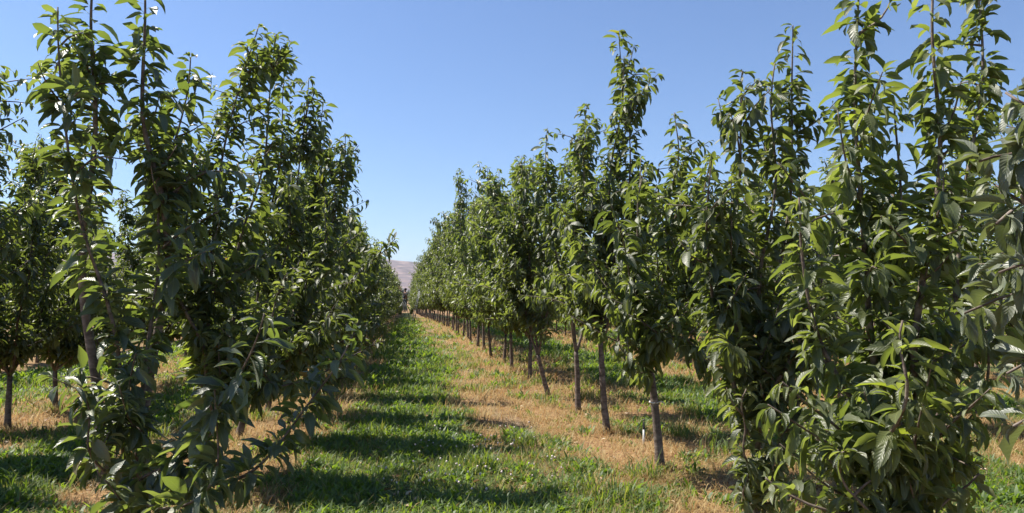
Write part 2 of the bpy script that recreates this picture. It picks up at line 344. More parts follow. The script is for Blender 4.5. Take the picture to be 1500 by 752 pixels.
def make_tree(rng, leaders, trunk, size=.145, step=.034, side=(5.8, 1.0), extra=(), lod=0, lean_side=1.0, low=.75, clear=0.0, wood_n=6, r0=.038, zleaf=.0, leafz=.55):
    """leaders: list of local polylines; trunk polyline; returns (trunk buf, [limb bufs], crown buf). local coords."""
    tb = Buf(); cb = Buf(); limbs = []
    TP = curve(trunk, .06 if lod == 0 else .2)
    tube(tb, TP, np.linspace(r0 * 1.12, r0 * .85, len(TP)) * (1 + .45 * np.exp(-np.linspace(0, 1, len(TP)) * 9)), wood_n + 3, .03 if lod == 0 else 0, rng)
    parts = []
    axisxy = np.array([trunk[0][0], trunk[0][1]])
    def side_shoots(P, lb, dens, maxl, rr, f0=.04):
        seg = np.linalg.norm(np.diff(P, axis=0), axis=1); s = np.concatenate([[0], np.cumsum(seg)]); Lt = s[-1]
        n = rng.poisson(dens * Lt)
        for _ in range(n):
            f = rng.uniform(f0, .93); u = f * Lt; p = np.array([np.interp(u, s, P[:, i]) for i in range(3)])
            if p[2] < low: continue
            ln = maxl * (1 - .68 * f) * rng.choice([.35, .6, 1.0, 1.35], p=[.3, .3, .28, .12]) * rng.uniform(.8, 1.15)
            az = rng.random() * 6.283; out = p[:2] - axisxy
            d = np.array([math.cos(az), math.sin(az)]) + .5 * out / max(.15, np.linalg.norm(out)); d /= np.linalg.norm(d)
            el = rng.uniform(.35, 1.05)
            q1 = p + np.array([d[0] * math.cos(el), d[1] * math.cos(el), math.sin(el)]) * ln * .5
            el2 = el + rng.uniform(-.75, .5)
            q2 = q1 + np.array([d[0] * math.cos(el2), d[1] * math.cos(el2), math.sin(el2)]) * ln * .5
            C = curve([p, q1, q2], .05 if lod == 0 else .15)
            tube(lb, C, np.linspace(.0085, .003, len(C)) * (1 if lod == 0 else 1.2), 4)
            r = shoot_leaves(C, rng, step, size, old=.22)
            if r: parts.append(r)
    for ld in leaders:
        pl = ld['p'] if isinstance(ld, dict) else ld
        opt = ld if isinstance(ld, dict) else {}
        lb = Buf(); P = curve(pl, .05 if lod == 0 else .2)
        ss = np.linspace(0, 1, len(P)); fr = rng.uniform(2, 5, 2); am = rng.uniform(.015, .04, 2) * np.clip(ss * 4, 0, 1)[:, None]; ph0 = rng.random(2) * 6
        P = P.copy(); P[:, :2] += am * (np.sin(ss[:, None] * fr * 3.1 + ph0) - np.sin(ph0))
        rb = opt.get('r', r0 * .62)
        tube(lb, P, rb + (.0045 - rb) * np.linspace(0, 1, len(P)) ** opt.get('tp', .8), wood_n, .02 if lod == 0 else 0, rng)
        side_shoots(P, lb, side[0] * opt.get('dens', 1), side[1] * opt.get('len', 1), rb, opt.get('f0', .04))
        r = shoot_leaves(P, rng, step * .75, size * opt.get('size', 1), old=opt.get('old', .45), start=opt.get('start', leafz))
        if r: parts.append(r)
        limbs.append(lb)
    pos = np.concatenate([r[0] for r in parts]); A = np.concatenate([r[1] for r in parts]); L = np.concatenate([r[2] for r in parts])
    keep = pos[:, 2] > clear
    leaves(cb, pos[keep], A[keep], L[keep], rng, lod=lod, petiole=(lod < 2), droop=tuple(HANG[2:]))
    return tb, limbs, cb

def build_tree(loc, bufs, label, group='cherry trees in the orchard rows', far=False, leaf=None):
    tb, limbs, cb = bufs
    root = empty('cherry_tree', loc); tag(root, label, 'tree', group)
    link('trunk', tb.mesh('trunk'), M_BARK, root)
    for b in limbs: link('limb', b.mesh('limb'), M_TWIG, root)
    link('crown', cb.mesh('crown', uv=True), leaf or M_LEAF, root)
    return root

def px_tree(base, trunkpx, leaderpx, seed, label, size=.145, hang=(-.95, .15, .3, 1.35), leaf=None, **kw):
    "base: ground point; polylines as (px, py, Y) read off the photo, converted to real positions"
    b = np.array(base, float); rng = np.random.default_rng(seed); HANG[:] = hang
    T = [np.array([0, 0, -.05])] + [at(*p) - b for p in trunkpx]
    LD = []
    for ld in leaderpx:
        d = dict(ld) if isinstance(ld, dict) else {'p': ld}
        pts = d['p']; st = d.get('from', None)
        d['p'] = ([T[-1] * .97] if st is None else []) + [at(*p) - b for p in pts]
        LD.append(d)
    t = build_tree(b, make_tree(rng, LD, T, size=size, **kw), label, leaf=leaf); HANG[:] = [-.95, .15, .3, 1.35]; return t

# --- right row, near trees
RX = 2.36
px_tree((RX, 3.25, 0), [(1318, 800, 3.25), (1312, 700, 3.25)], [
    [(1285, 560, 3.3), (1268, 420, 3.4), (1262, 220, 3.5), (1252, -30, 3.5)],
    [(1345, 560, 3.15), (1372, 430, 3.1), (1385, 200, 3.1), (1378, -60, 3.1)],
    {'p': [(1330, 620, 3.4), (1395, 430, 3.9), (1425, 200, 4.0), (1425, -80, 4.1)], 'len': .7},
    {'p': [(1290, 640, 3.1), (1215, 500, 3.1), (1180, 380, 3.1), (1175, 290, 3.1)], 'dens': .8, 'r': .018, 'start': .2},
    {'p': [(1300, 690, 3.0), (1290, 650, 2.8), (1300, 560, 2.7), (1325, 470, 2.7)], 'dens': .8, 'r': .016, 'start': .1},
    {'p': [(1290, 733, 3.1), (1240, 748, 3.0), (1180, 735, 3.0), (1130, 700, 3.05)], 'len': .5, 'dens': .35, 'r': .013, 'start': .15},
    {'p': [(1340, 720, 3.2), (1390, 660, 3.1), (1420, 600, 3.1)], 'len': .5, 'dens': .4, 'r': .012, 'start': .1},
    {'p': [(1320, 720, 3.0), (1330, 680, 2.9), (1350, 640, 2.85)], 'dens': 1, 'r': .012, 'start': .1},
    {'p': [(1250, 640, 3.0), (1190, 600, 2.95), (1150, 560, 2.95)], 'len': .5, 'dens': .35, 'r': .012, 'start': .1},
    {'p': [(1370, 640, 3.0), (1440, 560, 2.9), (1460, 500, 2.9)], 'len': .5, 'dens': .35, 'r': .012, 'start': .2},
    {'p': [(1300, 790, 2.95), (1250, 720, 2.8), (1240, 660, 2.8)], 'dens': .8, 'r': .012, 'start': .1},
    {'p': [(1340, 790, 2.95), (1385, 730, 2.85), (1400, 690, 2.85)], 'len': .5, 'dens': .4, 'r': .012, 'start': .1},
    {'p': [(1300, 560, 3.4), (1310, 420, 3.5), (1318, 300, 3.5), (1312, 150, 3.5)], 'dens': .7, 'len': .6, 'r': .016},
], 11, 'full cherry tree with leafy branches down to the grass, the tall one at lower right', size=.127, hang=(-1.05, .15, .25, 1.25), step=.027, low=.4, side=(5.2, .76), leafz=.35)
px_tree((RX, 4.9, 0), [(1106, 745, 4.9), (1108, 660, 4.9)], [
    [(1085, 540, 4.9), (1075, 400, 4.9), (1082, 250, 4.9), (1086, 105, 4.9)],
    [(1130, 540, 5.1), (1150, 380, 5.1), (1160, 200, 5.1), (1166, 40, 5.1)],
    {'p': [(1080, 560, 4.7), (1050, 460, 4.7), (1038, 340, 4.7), (1045, 230, 4.7)], 'len': .8},
    {'p': [(1120, 600, 4.7), (1170, 520, 4.6), (1200, 420, 4.6), (1205, 330, 4.6)], 'len': .8},
    {'p': [(1100, 690, 4.7), (1085, 640, 4.6), (1090, 570, 4.55)], 'r': .012, 'start': .05, 'dens': .8},
    {'p': [(1115, 690, 4.8), (1150, 640, 4.7), (1165, 570, 4.7)], 'r': .012, 'start': .05, 'dens': .8},
    {'p': [(1108, 735, 4.8), (1125, 715, 4.6), (1135, 660, 4.55)], 'r': .010, 'start': .03, 'dens': .8, 'len': .5},
    {'p': [(1105, 740, 4.8), (1095, 725, 4.65), (1095, 680, 4.6)], 'r': .010, 'start': .03, 'dens': .8, 'len': .5},
    {'p': [(1100, 540, 4.9), (1110, 400, 4.9), (1128, 250, 4.9), (1128, 95, 4.9)]},
], 12, 'cherry tree leafy down to its ankle, right of the trunk with the white tie', size=.13, step=.029, low=.42, side=(5.4, .82), leafz=.25)
t3 = px_tree((2.34, 6.65, 0), [(960, 600, 6.65), (952, 540, 6.65)], [
    [(945, 480, 6.7), (975, 400, 6.8), (990, 280, 6.8), (997, 165, 6.8)],
    [(935, 470, 6.5), (930, 380, 6.5), (940, 300, 6.4), (950, 240, 6.4)],
    {'p': [(965, 480, 6.5), (1010, 400, 6.4), (1030, 310, 6.4), (1040, 235, 6.4)]},
    {'p': [(970, 500, 6.3), (1010, 500, 6.0), (1045, 550, 5.9), (1062, 600, 5.9)], 'r': .012, 'dens': 1.2, 'len': .6, 'start': .15},
    {'p': [(940, 545, 6.5), (925, 525, 6.4), (915, 500, 6.4)], 'r': .008, 'dens': .6, 'len': .4, 'start': .05},
    {'p': [(960, 500, 6.3), (985, 470, 6.1), (1000, 440, 6.0)], 'r': .009, 'dens': 1, 'len': .6, 'start': .1},
], 13, 'cherry tree on a bare curved grey trunk with a white tie, beside the sprinkler', size=.14, low=1.0, clear=.78, leafz=.35)
px_tree((2.38, 8.62, 0), [(884, 580, 8.62), (880, 500, 8.62)], [
    {'p': [(884, 400, 8.7), (895, 250, 8.7), (908, 140, 8.7), (907, 46, 8.7)], 'old': .7, 'size': 1.2},
    {'p': [(895, 430, 8.5), (915, 320, 8.5), (925, 200, 8.5), (936, 112, 8.5)], 'old': .8},
    [(860, 430, 8.6), (852, 330, 8.6), (858, 250, 8.6), (862, 190, 8.6)],
    {'p': [(900, 440, 8.4), (935, 350, 8.3), (960, 270, 8.3)]},
], 14, 'tallest cherry tree of the right row, one bare leader with curled leaves against the sky', size=.14, low=1.05, clear=.8)
px_tree((2.42, 10.33, 0), [(846, 560, 10.33), (844, 515, 10.33)], [
    [(838, 440, 10.3), (845, 330, 10.3), (852, 240, 10.3), (855, 152, 10.3)],
    [(828, 440, 10.2), (808, 330, 10.2), (795, 250, 10.2), (802, 188, 10.2)],
    [(868, 430, 10.4), (885, 340, 10.4), (880, 260, 10.4)],
], 15, 'cherry tree whose trunk forks into three pale stems at knee height', size=.14, low=1.35, clear=1.15)
px_tree((2.32, 11.87, 0), [(795, 550, 11.87), (788, 520, 11.87)], [
    [(780, 440, 11.9), (772, 340, 11.9), (768, 232, 11.9)],
    [(800, 440, 11.7), (805, 350, 11.7), (790, 270, 11.7), (786, 235, 11.7)],
    [(760, 450, 12), (745, 370, 12), (750, 300, 12)],
], 16, 'cherry tree on a dark trunk leaning left, just beyond the three-stemmed one', size=.14, low=.9, clear=.7)
# the close tree whose branch ends come in at the right edge
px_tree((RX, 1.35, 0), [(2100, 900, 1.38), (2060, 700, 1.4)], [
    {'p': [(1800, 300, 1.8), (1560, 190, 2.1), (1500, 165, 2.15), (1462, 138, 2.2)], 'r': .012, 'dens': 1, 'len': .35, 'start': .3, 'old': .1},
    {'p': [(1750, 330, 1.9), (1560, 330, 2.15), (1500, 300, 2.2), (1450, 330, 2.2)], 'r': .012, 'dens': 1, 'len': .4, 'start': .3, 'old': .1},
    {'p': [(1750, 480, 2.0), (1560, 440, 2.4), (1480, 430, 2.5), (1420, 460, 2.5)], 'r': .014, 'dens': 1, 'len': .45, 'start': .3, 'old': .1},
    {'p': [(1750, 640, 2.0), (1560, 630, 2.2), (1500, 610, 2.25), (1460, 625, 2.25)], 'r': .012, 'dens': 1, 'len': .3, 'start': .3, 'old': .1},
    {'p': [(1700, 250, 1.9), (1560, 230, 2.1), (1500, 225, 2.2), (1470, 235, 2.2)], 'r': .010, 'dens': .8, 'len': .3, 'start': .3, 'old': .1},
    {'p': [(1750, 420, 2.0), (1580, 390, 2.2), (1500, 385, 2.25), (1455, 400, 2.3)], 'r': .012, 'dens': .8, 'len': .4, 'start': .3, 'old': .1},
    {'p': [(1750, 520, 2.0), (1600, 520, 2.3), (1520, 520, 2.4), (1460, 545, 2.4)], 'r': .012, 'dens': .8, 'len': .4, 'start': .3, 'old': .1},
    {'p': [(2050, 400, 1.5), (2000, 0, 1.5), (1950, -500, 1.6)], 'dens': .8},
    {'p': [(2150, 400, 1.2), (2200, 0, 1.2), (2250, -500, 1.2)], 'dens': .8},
], 17, 'cherry tree outside the right edge, only its large grey-lit leaves reaching in', size=.145, low=.5, leafz=.3, leaf=M_LEAF_GLARE)

# --- left row, near trees
LX = -1.9
px_tree((LX, 5.35, 0), [(180, 760, 5.35), (190, 722, 5.35)], [
    {'p': [(150, 690, 5.35), (142, 640, 5.35), (135, 480, 5.35), (130, 300, 5.3), (135, 100, 5.2), (150, -60, 5.2)], 'tp': 1.15, 'r': .037, 'start': 1.9, 'f0': .40},
    {'p': [(207, 670, 5.3), (225, 500, 5.3), (238, 310, 5.3), (215, 160, 5.2), (200, -60, 5.1)], 'tp': 1.15, 'r': .038, 'start': 2.0, 'f0': .42},
    {'p': [(218, 560, 5.2), (238, 320, 5.3), (262, 200, 5.4), (277, 82, 5.4)], 'r': .02},
    {'p': [(150, 500, 5.0), (105, 330, 4.9), (92, 150, 4.8), (80, 8, 4.8)], 'r': .018},
    {'p': [(250, 715, 5.1), (340, 705, 4.9), (420, 650, 4.7), (480, 560, 4.7), (530, 470, 4.7)], 'r': .016, 'dens': .6, 'len': .45, 'start': .45},
    {'p': [(220, 700, 5.0), (300, 650, 4.5), (350, 560, 4.1), (390, 460, 3.95)], 'r': .014, 'dens': .4, 'len': .45, 'start': .4, 'size': 1.05},
    {'p': [(210, 730, 4.9), (270, 740, 4.5), (320, 690, 4.3), (335, 560, 4.2)], 'r': .012, 'dens': .4, 'len': .4, 'start': .3},
    {'p': [(170, 730, 5.2), (130, 660, 4.9), (110, 570, 4.8)], 'r': .012, 'dens': .5, 'len': .35, 'start': .4},
    {'p': [(185, 740, 5.0), (180, 730, 4.7), (150, 700, 4.6)], 'r': .012, 'dens': .8, 'len': .3, 'start': .2},
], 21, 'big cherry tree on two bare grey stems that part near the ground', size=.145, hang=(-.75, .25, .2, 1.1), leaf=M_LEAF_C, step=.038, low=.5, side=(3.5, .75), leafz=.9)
px_tree((LX, 7.15, 0), [(303, 640, 7.15), (305, 600, 7.15)], [
    [(300, 480, 7.1), (318, 300, 7.0), (350, 120, 6.9), (373, 35, 6.9)],
    [(330, 480, 7.2), (355, 330, 7.2), (392, 160, 7.2), (395, 50, 7.2)],
    [(280, 480, 7.0), (270, 350, 7.0), (290, 230, 7.0), (315, 150, 7.0)],
    {'p': [(340, 560, 6.8), (390, 480, 6.5), (420, 400, 6.4)], 'len': .8},
    {'p': [(290, 520, 6.9), (250, 400, 6.8), (235, 280, 6.8), (250, 190, 6.8)], 'len': .8},
    {'p': [(350, 580, 6.8), (430, 560, 6.5), (520, 520, 6.4)], 'len': .6, 'r': .012},
], 22, 'cherry tree close behind the two-stemmed one, narrow leader bending right at the sky', size=.145, hang=(-.6, .3, .2, 1.0), step=.034, side=(5, .9), low=.5, leafz=.3)
px_tree((LX, 8.9, 0), [(359, 600, 8.9), (362, 560, 8.9)], [
    [(370, 450, 8.9), (395, 300, 8.9), (410, 180, 8.9), (420, 90, 8.9)],
    [(395, 450, 9.0), (425, 330, 9.0), (445, 200, 9.0), (448, 112, 9.0)],
    {'p': [(390, 520, 8.6), (440, 440, 8.4), (470, 350, 8.3), (478, 290, 8.3)]},
    {'p': [(400, 540, 8.4), (460, 500, 8.0), (500, 440, 7.8)], 'len': .7},
    {'p': [(400, 560, 8.6), (470, 560, 8.3), (530, 545, 8.2)], 'len': .5, 'r': .012},
], 23, 'dense cherry tree, third in the left row, rounded shoulder against the sky', size=.145, low=.6, leafz=.3)
px_tree((LX, 10.75, 0), [(395, 580, 10.75), (400, 540, 10.75)], [
    [(420, 430, 10.7), (455, 300, 10.7), (470, 220, 10.7), (478, 145, 10.7)],
    [(440, 450, 10.5), (480, 350, 10.4), (500, 260, 10.4), (506, 195, 10.4)],
    [(400, 430, 10.8), (420, 300, 10.8), (430, 200, 10.8)],
    {'p': [(440, 520, 10.2), (500, 440, 9.8), (520, 400, 9.7)], 'len': .8},
    {'p': [(440, 500, 10.2), (520, 410, 9.5), (560, 370, 9.1), (578, 350, 8.9)], 'len': .35, 'r': .012, 'dens': .6},
    {'p': [(440, 530, 10.3), (510, 520, 9.9), (562, 500, 9.8)], 'len': .5, 'r': .012},
], 24, 'dark cherry tree with a drooping outer shoot, fourth in the left row', size=.145, low=.6, leafz=.3)
px_tree((LX, 12.6, 0), [(425, 570, 12.6), (430, 530, 12.6)], [
    [(450, 430, 12.6), (485, 330, 12.5), (505, 260, 12.5), (514, 208, 12.5)],
    [(470, 460, 12.3), (510, 380, 12.2), (520, 310, 12.2)],
    [(430, 430, 12.8), (450, 300, 12.8), (465, 210, 12.8)],
    {'p': [(470, 510, 12.3), (530, 490, 12.0), (578, 470, 11.9)], 'len': .5, 'r': .012},
    {'p': [(470, 480, 12.3), (530, 430, 12.0), (570, 400, 11.9)], 'len': .5, 'r': .012},
], 25, 'cherry tree with the outermost high tip of the left row', size=.145, low=.6, leafz=.3)

# --- ordinary trees: shared variants
def generic(rng, lod, Ht, low, clear, size, step, side, skirt=0):
    nl = rng.integers(3, 5); fk = rng.uniform(.55, .95); lx, ly = rng.normal(0, .05, 2)
    T = [np.array([0, 0, -.05]), np.array([lx * .5, ly * .5, fk * .5]), np.array([lx, ly, fk])]
    LD = []; a0 = rng.random() * 6.28
    for i in range(nl):
        a = a0 + i * 6.28 / nl + rng.normal(0, .3); r = rng.uniform(.3, .75); h = Ht * rng.uniform(.8, 1.0) if i else Ht
        d = np.array([math.cos(a), math.sin(a), 0])
        LD.append([T[-1], T[-1] + d * r * .55 + [0, 0, .55], T[-1] + d * r + [0, 0, (h - fk) * .55], np.array([lx, ly, 0]) + d * r * rng.uniform(.8, 1.3) + [0, 0, h]])
    for i in range(5):
        a = rng.random() * 6.28; d = np.array([math.cos(a), math.sin(a), 0]); z0 = T[-1] + [0, 0, rng.uniform(0, .3)]
        LD.append({'p': [z0, z0 + d * .45 + [0, 0, .3], z0 + d * rng.uniform(.75, 1.0) + [0, 0, rng.uniform(.3, .8)]], 'r': .014, 'start': .15})
    for i in range(skirt):
        a = i * 6.28 / skirt + rng.normal(0, .3); d = np.array([math.cos(a), math.sin(a), 0]); z0 = T[-1] + [0, 0, rng.uniform(-.1, .3)]
        LD.append({'p': [z0, z0 + d * .6 + [0, 0, .1], z0 + d * rng.uniform(1.0, 1.4) + [0, 0, rng.uniform(-.25, .45)]], 'r': .013, 'start': .2, 'len': .6})
    return make_tree(rng, LD, T, size=size, step=step, side=side, lod=lod, low=low, clear=clear, wood_n=4 if lod == 2 else 5, leafz=.25)
def merged_limbs(limbs):
    return limbs
class Variant: pass
def variant(seed, lod, Ht=4.3, low=.8, clear=.75, size=.145, step=.036, side=(6.0, 1.2), skirt=0):
    v = Variant(); rng = np.random.default_rng(seed); tb, limbs, cb = generic(rng, lod, Ht, low, clear, size, step, side, skirt)
    for b in limbs:   # limbs of the small trees share the trunk mesh
        n0 = tb.n
        vv = np.concatenate(b.v); qq = np.concatenate(b.q) if b.q else None; tt = np.concatenate(b.t) if b.t else None
        tb.add(vv, qq, tt)
    v.trunk = tb.mesh('trunk'); v.crown = cb.mesh('crown', uv=True); v.trunk.materials.append(M_BARK); v.crown.materials.append(M_LEAF_F)
    return v
MID = [variant(100 + i, 1) for i in range(6)]
MIDL = [variant(130 + i, 1, low=.35, clear=.25, skirt=7) for i in range(4)]
FAR = [variant(160 + i, 2, size=.18, step=.05, side=(7,1.2)) for i in range(5)]
FARL = [variant(190 + i, 2, size=.18, step=.05, side=(7,1.2), low=.35, clear=.25, skirt=7) for i in range(4)]
prng = np.random.default_rng(5)
def place(x, y, vs, label, group, s=None, sz=1.0):
    v = vs[prng.integers(len(vs))]; s = s or prng.uniform(.9, 1.06)
    r = empty('cherry_tree', (x + prng.normal(0, .05), y + prng.normal(0, .08), float(base(y))), prng.random() * 6.28, (s, s, s * prng.uniform(.86, 1.08) * sz))
    tag(r, label, 'tree', group)
    link('trunk', v.trunk, None, r); link('crown', v.crown, None, r)
    return r
ORD = 'first second third fourth fifth sixth seventh eighth ninth tenth eleventh twelfth thirteenth fourteenth fifteenth sixteenth seventeenth eighteenth nineteenth twentieth'.split()
# right row beyond the near ones
ysR = [14.0, 16.16, 18.44, 20.42, 22.57, 24.5, 27.0]; 
while ysR[-1] < 152: ysR.append(ysR[-1] + 1.95)
for i, y in enumerate(ysR):
    if i < 14: lab = 'cherry tree in the row right of the lane, %s from the front' % ORD[i + 6 - 1 + 0]
    else: lab = 'small far cherry tree merging into the right row towards its vanishing end'
    place(RX - .3 * min(1, max(0, (y - 40) / 50)), y, MID if y < 34 else FAR, lab, 'cherry trees of the right row' if i < 14 else 'distant cherry trees of the right row', s=prng.uniform(.92, 1.08) * (1 + .25 * min(1, max(0, (y - 30) / 50))), sz=np.interp(y, [13, 20, 45, 60], [1.03, 1.15, 1.26, 1.15]))
ysL = [14.45]
while ysL[-1] < 152: ysL.append(ysL[-1] + 1.9)
for i, y in enumerate(ysL):
    if i < 12: lab = 'cherry tree in the row left of the lane, %s from the front' % ORD[i + 5]
    else: lab = 'small far cherry tree merging into the left row towards its vanishing end'
    place(LX, y, MIDL if y < 34 else FARL, lab, 'cherry trees of the left row' if i < 12 else 'distant cherry trees of the left row', s=prng.uniform(.9, 1.05) * (1 + .2 * min(1, max(0, (y - 40) / 50))))
# second row left: two trunks stand clear
for i, (x, y) in enumerate([(-4.68, 5.9), (-4.7, 7.8), (-4.68, 9.68), (-4.88, 11.31)] + [(-4.78, 13.1 + 1.9 * k) for k in range(16)]):
    lab = ('cherry tree outside the left edge that shades the lower left grass', 'cherry tree of the second left row cut by the left edge',
           'dense dark cherry tree on a bare reddish trunk at the left edge', 'cherry tree with a thin straight trunk right of the one at the left edge')[i] if i < 4 else 'cherry tree of the second left row glimpsed through the nearest trees'
    place(x, y, MID if y < 26 else FAR, lab, 'cherry trees of the second left row', s=.88 if i in (2, 3) else None)
for x, y0, n, side in ((-9.1, 8, 14, 'left'), (-13.4, 12, 12, 'left'), (6.6, 4.6, 28, 'right'), (10.9, 7, 22, 'right'), (15.2, 12, 18, 'right')):
    for k in range(n):
        nth = {-9.1: 'third', -13.4: 'fourth', 6.6: 'second', 10.9: 'third', 15.2: 'fourth'}[x]
        lab = 'cherry tree of the %s %s row showing through gaps in the rows before it' % (nth, side)
        y = y0 + 2.0 * k
        if x == 6.6 and abs(y - 14.06) < 1.01: y = 14.06; lab = 'cherry tree on a thin leaning trunk in the second right row, clear of leaves'
        place(x, y, MID if y < 22 else FAR, lab, 'cherry trees of the %s %s row' % (nth, side), s=prng.uniform(.82, .98))

# ------------------------------------------------------------------ ground cover
def blades(buf, P, L, W, tilt, az, rng, curl=.7, a=None):
    N = len(P); d = np.stack([np.cos(az), np.sin(az), np.zeros(N)], 1); s = np.stack([-np.sin(az), np.cos(az), np.zeros(N)], 1); z = np.array([0, 0, 1.0])
    L = L[:, None]; W = W[:, None] * .5; t1 = tilt[:, None]; t2 = np.minimum(t1 + curl * rng.uniform(.3, 1.3, (N, 1)), 2.0)
    m = P + (d * np.sin(t1) + z * np.cos(t1)) * L * .55; e = m + (d * np.sin(t2) + z * np.cos(t2)) * L * .45
    tw = rng.normal(0, .35, (N, 1)); s1 = norm(s + d * tw)
    V = np.stack([P - s * W * .55, P + s * W * .55, m + s1 * W, m - s1 * W, e], 1); o = (np.arange(N) * 5)[:, None]
    buf.add(V.reshape(-1, 3), np.array([[0, 1, 2, 3]]) + o, np.array([[3, 2, 4]]) + o, a=np.repeat(rng.random(N) if a is None else a, 5))
def scatter(rng, n, ymin, ymax, dref=7.0, xa=-9, xb=11):
    "points over what the lens (and a step to its side) can see, density falling with distance squared"
    u = rng.random(n); y0, y1 = ymin, ymax
    # density ~ 1 up to dref then dref^2/y^2, area width ~ y
    yy = np.linspace(y0, y1, 4000); wdt = np.minimum(1.75 * yy, xb - xa); dn = np.minimum(1, (dref / yy) ** 2) * wdt
    c = np.cumsum(dn); c /= c[-1]; y = np.interp(u, c, yy)
    wd = np.minimum(1.75 * y, xb - xa); cx = np.clip(y * .143, -1, (xa + xb) / 2 + 1)
    x = cx + (rng.random(n) - .5) * wd; return x, y
grng = np.random.default_rng(77)
x, y = scatter(grng, 260000, 3.2, 75)
gv = green(x, y); tr = track(x, y)
cl = fbm(x, y, .35, 1)
keep = (grng.random(len(x)) < gv * (.35 + 1.3 * (cl > .45)) * (1 - .8 * tr)); x, y, cl = x[keep], y[keep], cl[keep]
sc_d = np.maximum(1, y / 9)
b = Buf(); n = len(x); P = np.stack([x, y, gz(x, y) - .005], 1); hh = .55 + 1.5 * np.clip((fbm(x, y, .5, 5) - .3) * 1.6, 0, 1)
blades(b, P, grng.uniform(.05, .13, n) * hh * np.minimum(sc_d, 1.6), grng.uniform(.004, .008, n) * sc_d, grng.uniform(.05, 1.0, n), grng.random(n) * 6.28, grng)
tag(link('green_grass', b.mesh('green_grass'), M_GREEN), 'green grass of the mown lanes', 'grass', kind='stuff')
# broad weed leaves in rosettes
x, y = scatter(grng, 110000, 3.2, 70); keep = grng.random(len(x)) < green(x, y) * (.2 + 1.2 * (fbm(x, y, .45, 2) > .49)) * (1 - track(x, y)) ; x, y = x[keep], y[keep]
k = 6; xr = np.repeat(x, k); yr = np.repeat(y, k); n = len(xr); sd_ = np.maximum(1, yr / 10)
xr = xr + grng.normal(0, .02, n); yr = yr + grng.normal(0, .02, n)
b = Buf(); sz = np.repeat(grng.uniform(.55, 1.2, len(x)) * (.6 + 1.1 * fbm(x, y, .45, 2)), k)
blades(b, np.stack([xr, yr, gz(xr, yr)], 1), grng.uniform(.05, .12, n) * sz * np.minimum(sd_, 1.7), grng.uniform(.010, .022, n) * sz * np.minimum(sd_, 2.5), grng.uniform(.3, 1.15, n), grng.random(n) * 6.28, grng, curl=.8)
tag(link('broadleaf_weeds', b.mesh('broadleaf_weeds'), M_WEED), 'low broad-leaved weeds and clover in the green lanes', 'weeds', kind='stuff')
# dry straw
x, y = scatter(grng, 330000, 3.2, 75); gv = green(x, y); keep = grng.random(len(x)) < (1 - gv * .92) * (.45 + .8 * (fbm(x, y, .3, 0) > .42)) * (1 - .75 * track(x, y)); x, y = x[keep], y[keep]
keep = (np.abs(x) < 16); x, y = x[keep], y[keep]
n = len(x); sd_ = np.maximum(1, y / 8); b = Buf()
blades(b, np.stack([x, y, gz(x, y) - .003], 1), grng.uniform(.05, .17, n) * np.minimum(sd_, 1.6) * (.5 + 1.0 * fbm(x, y, .5, 1)), grng.uniform(.003, .0075, n) * sd_, grng.uniform(.35, 1.5, n), grng.random(n) * 6.28, grng, curl=.6)
tag(link('dry_grass', b.mesh('dry_grass'), M_DRY), 'dead tan grass in the strips under the trees', 'dry grass', kind='stuff')
# taller tufts
x = []; y = []
for cx, cy_ in [(gp(1010, 610)[:2]), (gp(1000, 640)[:2]), (gp(700, 690)[:2]), (gp(905, 735)[:2]), (gp(930, 745)[:2]), (gp(560, 640)[:2]), (gp(770, 655)[:2]), (gp(120, 700)[:2]), (gp(230, 640)[:2])] + [(u, v) for u, v in zip(grng.uniform(-4, 6, 45), grng.uniform(5, 22, 45))]:
    m_ = grng.integers(60, 160); x += list(cx + grng.normal(0, .1, m_)); y += list(cy_ + grng.normal(0, .1, m_))
bx_, by_ = [], []
for (tx, ty) in [(RX, 4.9), (2.34, 6.65), (2.38, 8.62), (2.42, 10.33), (2.32, 11.87), (RX, 14.0), (RX, 16.16), (RX, 18.44), (LX, 5.35), (LX, 7.15), (LX, 8.9), (LX, 10.75), (-4.68, 9.68), (-4.88, 11.31)]:
    m_ = 150; bx_ += list(tx + grng.normal(0, .07, m_)); by_ += list(ty + grng.normal(0, .07, m_))
bx_ = np.array(bx_); by_ = np.array(by_); b = Buf(); n = len(bx_)
blades(b, np.stack([bx_, by_, gz(bx_, by_)], 1), grng.uniform(.07, .2, n), grng.uniform(.003, .006, n), grng.uniform(.1, 1.1, n), grng.random(n) * 6.28, grng)
tag(link('dry_tufts', b.mesh('dry_tufts'), M_DRY), 'longer straw gathered round the trunk bases', 'dry grass', kind='stuff')
x = np.array(x); y = np.array(y); n = len(x); b = Buf()
blades(b, np.stack([x, y, gz(x, y)], 1), grng.uniform(.12, .3, n), grng.uniform(.006, .012, n), grng.uniform(.05, .7, n), grng.random(n) * 6.28, grng, curl=.9)
tag(link('grass_tufts', b.mesh('grass_tufts'), M_GREEN), 'taller bright green tufts standing out of the mown grass', 'grass', kind='stuff')
# fallen leaves
x, y = scatter(grng, 3600, 4, 30); n = len(x); b = Buf()
az = grng.random(n) * 6.28; A = np.stack([np.cos(az), np.sin(az), grng.normal(0, .2, n)], 1)
leaves(b, np.stack([x, y, gz(x, y) + .035], 1), norm(A), grng.uniform(.05, .1, n), grng, lod=1, droop=(.2, 1.2), petiole=False)
M_FALL = leafmat('fallen_leaf', [(0, (.25, .12, .05)), (.5, (.4, .26, .12)), (1, (.5, .42, .25))], [(0, (.3, .12, .04)), (1, (.5, .35, .12))], trans=.2)
tag(link('fallen_leaves', b.mesh('fallen_leaves', uv=True), M_FALL), 'withered leaves lying on the orchard floor', 'fallen leaves', kind='stuff')

